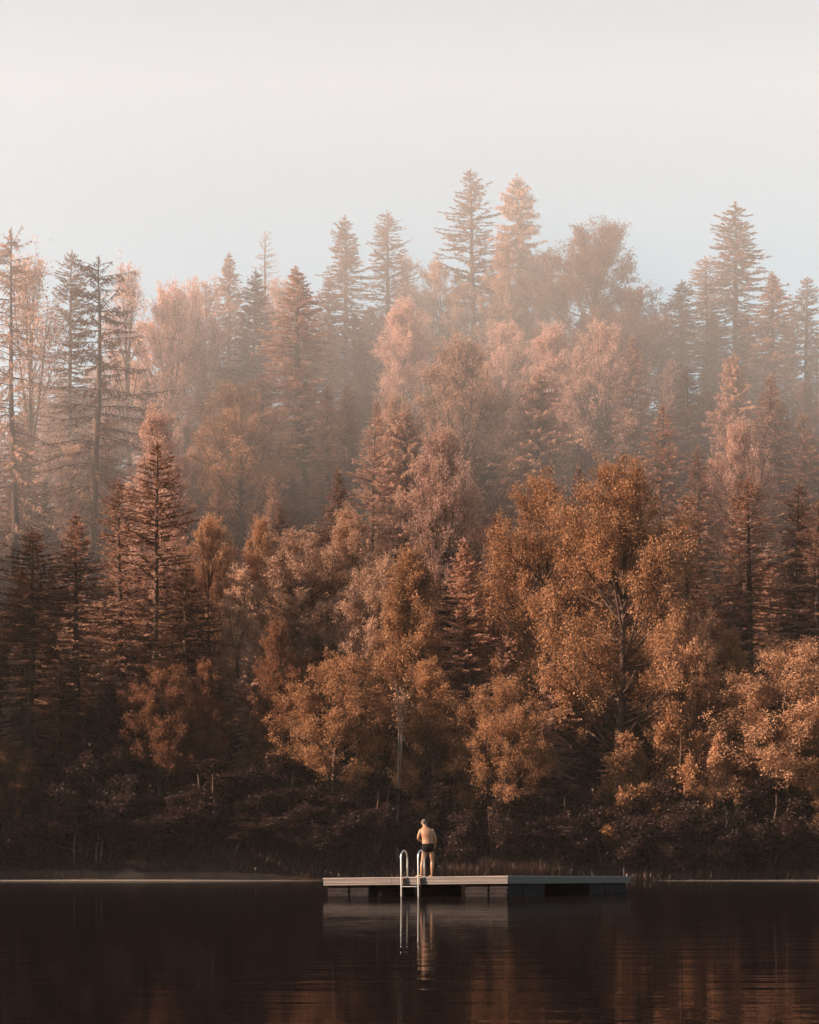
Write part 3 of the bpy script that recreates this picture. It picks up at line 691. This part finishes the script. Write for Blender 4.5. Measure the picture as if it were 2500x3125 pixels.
# fallen leaves, ferns and brush over the forest floor
def brush():
    r = np.random.default_rng(5); n = 52000
    Y = r.uniform(182, 294, n); X = r.uniform(-1, 1, n) * (0.215 * Y + 4); Z = ground(X, Y)
    P = np.stack([X, Y, Z - 0.1 + 0], -1)
    d = nrm(np.stack([r.normal(0, .7, n), r.normal(0, .7, n), r.uniform(.3, 1.4, n)], -1)); w = nrm(np.cross(d, r.normal(0, 1, (n, 3))))
    g = Geo(); g.blades(P, d, w, r.uniform(.5, 1.9, n), r.uniform(.15, .45, n), r.random(n))
    o = lk(bpy.data.objects.new('forest_undergrowth', g.mesh('forest_undergrowth', M_GRASS))); o['tint'] = list(TINT['shade_brown'])
    tag(o, 'brown ferns and brush covering the forest floor between the trees', 'undergrowth', kind='stuff')
brush()

# ------------------------------------------------------------------ swimming float
Cc = Vector((2.9, 58.0, 0.624)); Lc = Vector((-2.643, 60.3, 0.55)); bdir = Vector((0.3829, 0.9238, 0)); Rc = Cc + bdir * 12.95; Rc.z = 0.585
ex = (Cc - Lc).normalized(); ey = (Rc - Cc); ey = (ey - ex * ey.dot(ex)).normalized(); ez = ex.cross(ey)
DM = Matrix(((ex.x, ey.x, ez.x, Cc.x), (ex.y, ey.y, ez.y, Cc.y), (ex.z, ey.z, ez.z, Cc.z), (0, 0, 0, 1)))
LX, LY = (Cc - Lc).length, 12.95          # local: x from -LX (left end) to 0 (near corner), y from 0 (front) to LY
def local_s(px):      # along the front face, local x for a picture column (2500 wide)
    k = (px - 1250) / 6000
    s = (Cc.x - k * Cc.y) / (-(Lc.x - Cc.x) / LX + k * (Lc.y - Cc.y) / LX); return -s
def local_t(px):
    k = (px - 1250) / 6000
    return (k * Cc.y - Cc.x) / (bdir.x - k * bdir.y)
dock = empty('swimming_float'); dock.matrix_world = DM
tag(dock, 'long grey wooden swimming float moored on the dark lake', 'swimming float')
# deck boards, laid parallel to the front edge
pitch = 0.1505; nbd = int(LY / pitch)
first = None
for i in range(nbd):
    if first is None:
        bm = bmesh.new(); box(bm, -LX - 0.02, 0.02, 0, pitch - 0.007, -0.028, 0, 0.004); first = bmobj('deck_board', bm, M_DECK, dock)
        first.location = (0, -0.02, 0)
    else:
        o = first.copy(); C.objects.link(o); o.location = (0, -0.02 + i * pitch, random.uniform(-0.0015, 0.0015))
# edge boards in three courses on all four sides
courses = [(-0.031, -0.082), (-0.088, -0.172), (-0.178, -0.232)]
for ci, (z1, z0) in enumerate(courses):
    off = 0.004 * (ci % 2)
    for (xa, xb) in ((-LX, -3.72), (-3.714, -2.64), (-2.634, 0.0)):
        bm = bmesh.new(); box(bm, xa, xb, 0.0 - off, 0.04 - off, z0, z1, 0.005); bmobj('edge_board', bm, M_FASCIA, dock)
    for (ya, yb) in ((0.045, 4.3), (4.306, 8.6), (8.606, LY - 0.045)):
        bm = bmesh.new(); box(bm, -0.04 + off, 0.0 + off, ya, yb, z0, z1, 0.005); m = bmobj('edge_board', bm, M_FASCIA, dock)
    bm = bmesh.new(); box(bm, -LX, -LX + 0.04, 0.045, LY - 0.045, z0, z1, 0.005); bmobj('edge_board', bm, M_FASCIA, dock)
    bm = bmesh.new(); box(bm, -LX, 0, LY - 0.04, LY, z0, z1, 0.005); bmobj('edge_board', bm, M_FASCIA, dock)
for xx in np.linspace(-LX + 0.5, -0.5, 6):
    bm = bmesh.new(); box(bm, xx - 0.04, xx + 0.04, 0.05, LY - 0.05, -0.19, -0.031); bmobj('joist', bm, M_FASCIA, dock)
# floats under the deck
def pontoon(x0, x1, y0, y1):
    bm = bmesh.new(); box(bm, x0, x1, y0, y1, -0.78, -0.236, 0.035)
    for zz in (-0.36, -0.50):
        box(bm, x0 - 0.012, x1 + 0.012, y0 - 0.012, y1 + 0.012, zz - 0.02, zz + 0.02, 0.008)
    bmobj('pontoon', bm, M_FLOAT, dock)
for a, b in ((996, 1060), (1064, 1122), (1417, 1486), (1490, 1546)):
    pontoon(local_s(a), local_s(b), 0.10, 0.85)
for a, b in ((1556, 1604), (1608, 1669), (1808, 1854), (1858, 1921)):
    pontoon(-0.85, -0.10, max(local_t(a), 0.95), local_t(b))
for yy in (4.2, 8.4, 12.0):
    for xx in (-5.6, -4.1, -2.6): pontoon(xx, xx + 0.9, yy - 0.9, yy)

# ------------------------------------------------------------------ bathing ladder, bolted to the float
lad = empty('bathing_ladder'); lad.matrix_world = DM.copy()
tag(lad, 'steel bathing ladder with two hooped handrails at the front of the float', 'ladder')
lx = (local_s(1229), local_s(1281))
def rail(x):
    yf, yb = -0.115, 0.375; top = 0.80; r0 = (yb - yf) / 2; rr = 0.23
    pts = [(x, yf, -1.25), (x, yf, -0.6), (x, yf, 0.0), (x, yf, top - rr)]
    for k in range(1, 12):
        a = math.pi * k / 12
        pts.append((x, yf + r0 - r0 * math.cos(a), top - rr + rr * math.sin(a)))
    pts += [(x, yb, top - rr), (x, yb, 0.3), (x, yb, 0.004)]
    bm = bmesh.new(); tube(bm, pts, 0.0235, 14); bmobj('handrail', bm, M_STEEL, lad, True)
    bm = bmesh.new(); tube(bm, [(x, yb, 0.001), (x, yb, 0.014)], 0.055, 14); bmobj('foot_plate', bm, M_STEEL, lad)
    bm = bmesh.new(); box(bm, x - 0.008 + 0.05, x + 0.05 + 0.008, yf - 0.01, -0.006, -0.21, -0.02, 0.002)
    box(bm, x + 0.0, x + 0.085, -0.013, -0.0055, -0.22, -0.015, 0.002)
    box(bm, x - 0.02, x + 0.06, yf - 0.012, yf + 0.012, -0.05, -0.02, 0.002); box(bm, x - 0.02, x + 0.06, yf - 0.012, yf + 0.012, -0.2, -0.17, 0.002)
    bmobj('bracket', bm, M_RUST, lad)
for x in lx: rail(x)
for zr in (-0.285, -0.63, -0.95):
    bm = bmesh.new(); box(bm, lx[0] + 0.02, lx[1] - 0.02, -0.155, -0.075, zr - 0.014, zr + 0.010, 0.004); bmobj('rung', bm, M_STEEL, lad)

# ------------------------------------------------------------------ the bather, seen from behind
MAN_Y = 60.95
man_x = (1306.5 - 1250) / 6000 * MAN_Y
dloc = DM.inverted() @ Vector((man_x, MAN_Y, 0.6)); zf = (DM @ Vector((dloc.x, dloc.y, 0.0))).z
man = empty('person', (man_x, MAN_Y, zf + 0.002))
tag(man, 'grey haired man in black swim trunks standing on the float, back turned, head bowed', 'person')
def V(x, y, z): return Vector((x, y, z))
bm = bmesh.new()
# torso of stacked oval sections
def loft(bm, rings, seg=24):
    vs = []
    for (z, cx, cyy, rx, ry) in rings:
        vs.append([bm.verts.new((cx + rx * math.cos(2 * math.pi * k / seg), cyy + ry * math.sin(2 * math.pi * k / seg), z)) for k in range(seg)])
    for a, b in zip(vs, vs[1:]):
        for k in range(seg): bm.faces.new((a[k], a[(k + 1) % seg], b[(k + 1) % seg], b[k]))
    bm.faces.new(vs[0][::-1]); bm.faces.new(vs[-1])
torso = [(0.80, 0.0, 0.0, 0.12, 0.10), (0.86, 0.0, -0.01, 0.168, 0.125), (0.93, 0.0, -0.01, 0.178, 0.135), (1.00, 0.0, 0.005, 0.178, 0.135), (1.08, -0.002, 0.02, 0.182, 0.145),
         (1.16, -0.006, 0.025, 0.184, 0.145), (1.25, -0.015, 0.005, 0.190, 0.135), (1.33, -0.028, -0.01, 0.200, 0.130), (1.40, -0.042, -0.005, 0.205, 0.118), (1.46, -0.055, 0.005, 0.190, 0.100),
         (1.50, -0.066, 0.02, 0.150, 0.085), (1.535, -0.078, 0.035, 0.105, 0.074), (1.565, -0.088, 0.05, 0.070, 0.064)]
loft(bm, torso)
tube(bm, [V(-.072, .035, 1.47), V(-.09, .065, 1.56), V(-.105, .095, 1.63)], [.078, .070, .064], 14)
hr = Matrix.Rotation(R(-22), 4, 'X') @ Matrix.Rotation(R(4), 4, 'Y')
ellipsoid(bm, (-.118, .112, 1.688), (.084, .098, .108), hr)
ellipsoid(bm, (-.128, .165, 1.645), (.055, .058, .068), hr)       # jaw
ellipsoid(bm, (-.145, .228, 1.672), (.014, .022, .022), hr, 2)      # nose
ellipsoid(bm, (-.14, .212, 1.635), (.028, .014, .010), hr, 2)       # mouth
for sx in (-1, 1):
    ellipsoid(bm, (-.120 + sx * .086, .115, 1.67), (.009, .020, .032), hr, 2)   # ears
    ellipsoid(bm, (-.134 + sx * .03, .203, 1.70), (.020, .012, .010), hr, 2)       # brow
# shoulders
ellipsoid(bm, (-.222, .005, 1.425), (.062, .066, .068)); ellipsoid(bm, (.132, .005, 1.42), (.062, .066, .068))
# arms
tube(bm, [V(-.222, .01, 1.44), V(-.258, .0, 1.36), V(-.288, -.005, 1.27), V(-.303, .01, 1.205), V(-.27, .08, 1.155), V(-.20, .165, 1.115), V(-.13, .225, 1.10)], [.052, .053, .047, .041, .042, .036, .027], 14)
tube(bm, [V(.128, .01, 1.43), V(.172, .0, 1.36), V(.208, .0, 1.27), V(.232, .01, 1.19), V(.235, .05, 1.12), V(.218, .085, 1.05), V(.205, .105, 0.995)], [.052, .053, .047, .041, .041, .035, .027], 14)
# hands
def hand(bm, wrist, d, n, thumb, curl):
    d = Vector(d).normalized(); n = Vector(n).normalized(); s = d.cross(n).normalized()
    w = Vector(wrist)
    for k, lat in enumerate((-.028, -.010, .009, .026)):
        L = (.078, .086, .080, .064)[k]
        kn = w + d * .085 + s * lat
        tube(bm, [w + s * lat * .7, w + d * .04 + s * lat, kn], [.017, .016, .012], 8)
        p = [kn]; dd = d.copy()
        for q in range(3):
            dd = (dd + n * curl * (0.5 + 0.3 * q)).normalized(); p.append(p[-1] + dd * L * (0.42, 0.32, 0.26)[q])
        tube(bm, p, [.0115, .0105, .0095, .0075], 8)
    b0 = w + d * .02 + s * .022 * thumb
    tube(bm, [b0, b0 + (d * .5 + s * thumb * .7 + n * .3) * .045, b0 + (d * .85 + s * thumb * .75 + n * .5) * .072], [.016, .013, .009], 8)
hand(bm, (-.13, .225, 1.10), (.95, .3, -.05), (-.2, -.6, -.5), 1, .5)
hand(bm, (.205, .105, .995), (-.08, .18, -1), (-.6, .5, 0), -1, .45)
# legs: thigh, knee, calf, ankle
tube(bm, [V(-.085, .0, .90), V(-.098, .0, .80), V(-.125, .0, .66), V(-.155, .015, .54), V(-.170, .018, .47), V(-.182, -.005, .38), V(-.190, -.010, .31), V(-.200, .0, .18), V(-.203, .005, .09)],
     [.098, .092, .078, .062, .056, .056, .055, .038, .034], 16)
tube(bm, [V(.085, .0, .90), V(.092, .0, .80), V(.108, .0, .66), V(.122, .015, .54), V(.128, .018, .47), V(.130, -.005, .38), V(.128, -.010, .31), V(.120, .0, .18), V(.116, .005, .09)],
     [.098, .092, .078, .062, .056, .057, .056, .038, .034], 16)
def foot(bm, heel, d, toes):
    d = Vector(d).normalized(); s = Vector((d.y, -d.x, 0)) * toes; h = Vector(heel)
    tube(bm, [h + V(0, 0, .034), h + d * .05 + V(0, 0, .050), h + d * .11 + V(0, 0, .040), h + d * .17 + V(0, 0, .026), h + d * .205 + V(0, 0, .020)], [.032, .038, .037, .036, .026], 12, (Vector((0, 0, 1)), .78))
    for k in range(5):
        p = h + d * (.198 - .010 * k) + s * (.030 - .0155 * k) + V(0, 0, .016)
        tube(bm, [p, p + d * .026, p + d * (.048 - .005 * k)], [.0155 - .0015 * k, .0145 - .0015 * k, .011 - .001 * k], 8)
foot(bm, (-.175, -.005, .0), (-.93, .37, 0), 1)
foot(bm, (.125, -.035, .0), (-.30, .95, 0), -1)
body = bmobj('body', bm, M_SKIN, man, True)
rm = body.modifiers.new('skin', 'REMESH'); rm.mode = 'VOXEL'; rm.voxel_size = 0.0075; rm.use_smooth_shade = True
sm = body.modifiers.new('smooth', 'SMOOTH'); sm.factor = 0.5; sm.iterations = 2
# swim trunks
bm = bmesh.new()
loft(bm, [(0.835, 0, -.005, .176, .134), (0.88, 0, -.012, .187, .144), (0.93, 0, -.012, .192, .150), (0.98, 0, -.003, .190, .149), (1.035, 0, .008, .187, .149)])
tube(bm, [V(-.085, -.002, .90), V(-.098, 0, .80), V(-.104, 0, .775)], [.112, .106, .103], 18)
tube(bm, [V(.085, -.002, .90), V(.092, 0, .80), V(.095, 0, .775)], [.112, .106, .103], 18)
ellipsoid(bm, (0, -.01, .835), (.14, .125, .075))
tr = bmobj('swim_trunks', bm, M_SHORTS, man, True)
rm = tr.modifiers.new('cloth', 'REMESH'); rm.mode = 'VOXEL'; rm.voxel_size = 0.012; rm.use_smooth_shade = True
bm = bmesh.new()
ellipsoid(bm, (-.118, .103, 1.698), (.090, .102, .109), hr)
for v in [v for v in bm.verts if (v.co.z < 1.655) or (v.co.y > .165 and v.co.z < 1.775)]: bm.verts.remove(v)
for v in bm.verts: v.co += Vector((random.uniform(-1, 1), random.uniform(-1, 1), random.uniform(-1, 1))) * .002
so = bmobj('hair', bm, M_HAIR, man, True)
for sx in (-1, 1):
    bm = bmesh.new(); ellipsoid(bm, (-.134 + sx * .03, .206, 1.685), (.011, .009, .008), hr, 2); bmobj('eye', bm, M_HAIR, man, True)

# ------------------------------------------------------------------ haze and mist
bm = bmesh.new(); box(bm, -420, 420, -30, 460, -4.5, 128)
tag(bmobj('haze', bm, M_HAZE), 'thin even morning haze over lake and hillside', kind='stuff')
def prism(name, prof, x0, x1, mat, label):
    bm = bmesh.new()
    a = [bm.verts.new((x0, y, z)) for y, z in prof]; b = [bm.verts.new((x1, y, z)) for y, z in prof]; n = len(prof)
    bm.faces.new(a); bm.faces.new(b[::-1])
    for i in range(n): bm.faces.new((a[i], b[i], b[(i + 1) % n], a[(i + 1) % n]))
    bmesh.ops.recalc_face_normals(bm, faces=bm.faces[:])
    return tag(bmobj(name, bm, mat), label, 'mist', kind='stuff')
prism('mist_bank', [(244, -3), (140.5, 126), (312, 126), (312, -3)], -140, 140, M_MIST, 'sunlit morning mist hanging over the upper hillside')
# wisps lying on the water near the far shore
def wisp(x0, x1, y0, y1, h, label, seed, mat=M_LAKEMIST):
    r = random.Random(seed); bm = bmesh.new(); nx = 40; seg = 10
    rings = []
    for i in range(nx + 1):
        t = i / nx; env = math.sin(math.pi * min(max(t, .004), .996)) ** .35
        hh = h * env * r.uniform(.97, 1.03) * (1 + 0.12 * math.sin(t * 11 + seed)); yc = (y0 + y1) / 2; dy = (y1 - y0) / 2 * env
        rings.append([bm.verts.new((x0 + (x1 - x0) * t, yc + dy * math.cos(6.2832 * k / seg), 0.02 + hh * (0.5 + 0.5 * math.sin(6.2832 * k / seg)))) for k in range(seg)])
    for a, b in zip(rings, rings[1:]):
        for k in range(seg): bm.faces.new((a[k], a[(k + 1) % seg], b[(k + 1) % seg], b[k]))
    bm.faces.new(rings[0][::-1]); bm.faces.new(rings[-1])
    bmesh.ops.recalc_face_normals(bm, faces=bm.faces[:])
    tag(bmobj('lake_mist', bm, mat), label, 'mist', kind='stuff')
wisp(-46, -7, 148, 171, .10, 'thin bright line of mist lying on the water along the left far shore', 1)
wisp(20, 46, 152, 172, .07, 'thin bright line of mist lying on the water along the right far shore', 2)
wisp(-46, -10, 171.5, 177, .9, 'faint veil of mist rising along the left far shore', 4, M_LAKEMIST2)
wisp(-24.4, -21.9, 160, 166, 1.0, 'small puff of mist rising from the water on the left', 3, M_LAKEMIST2)
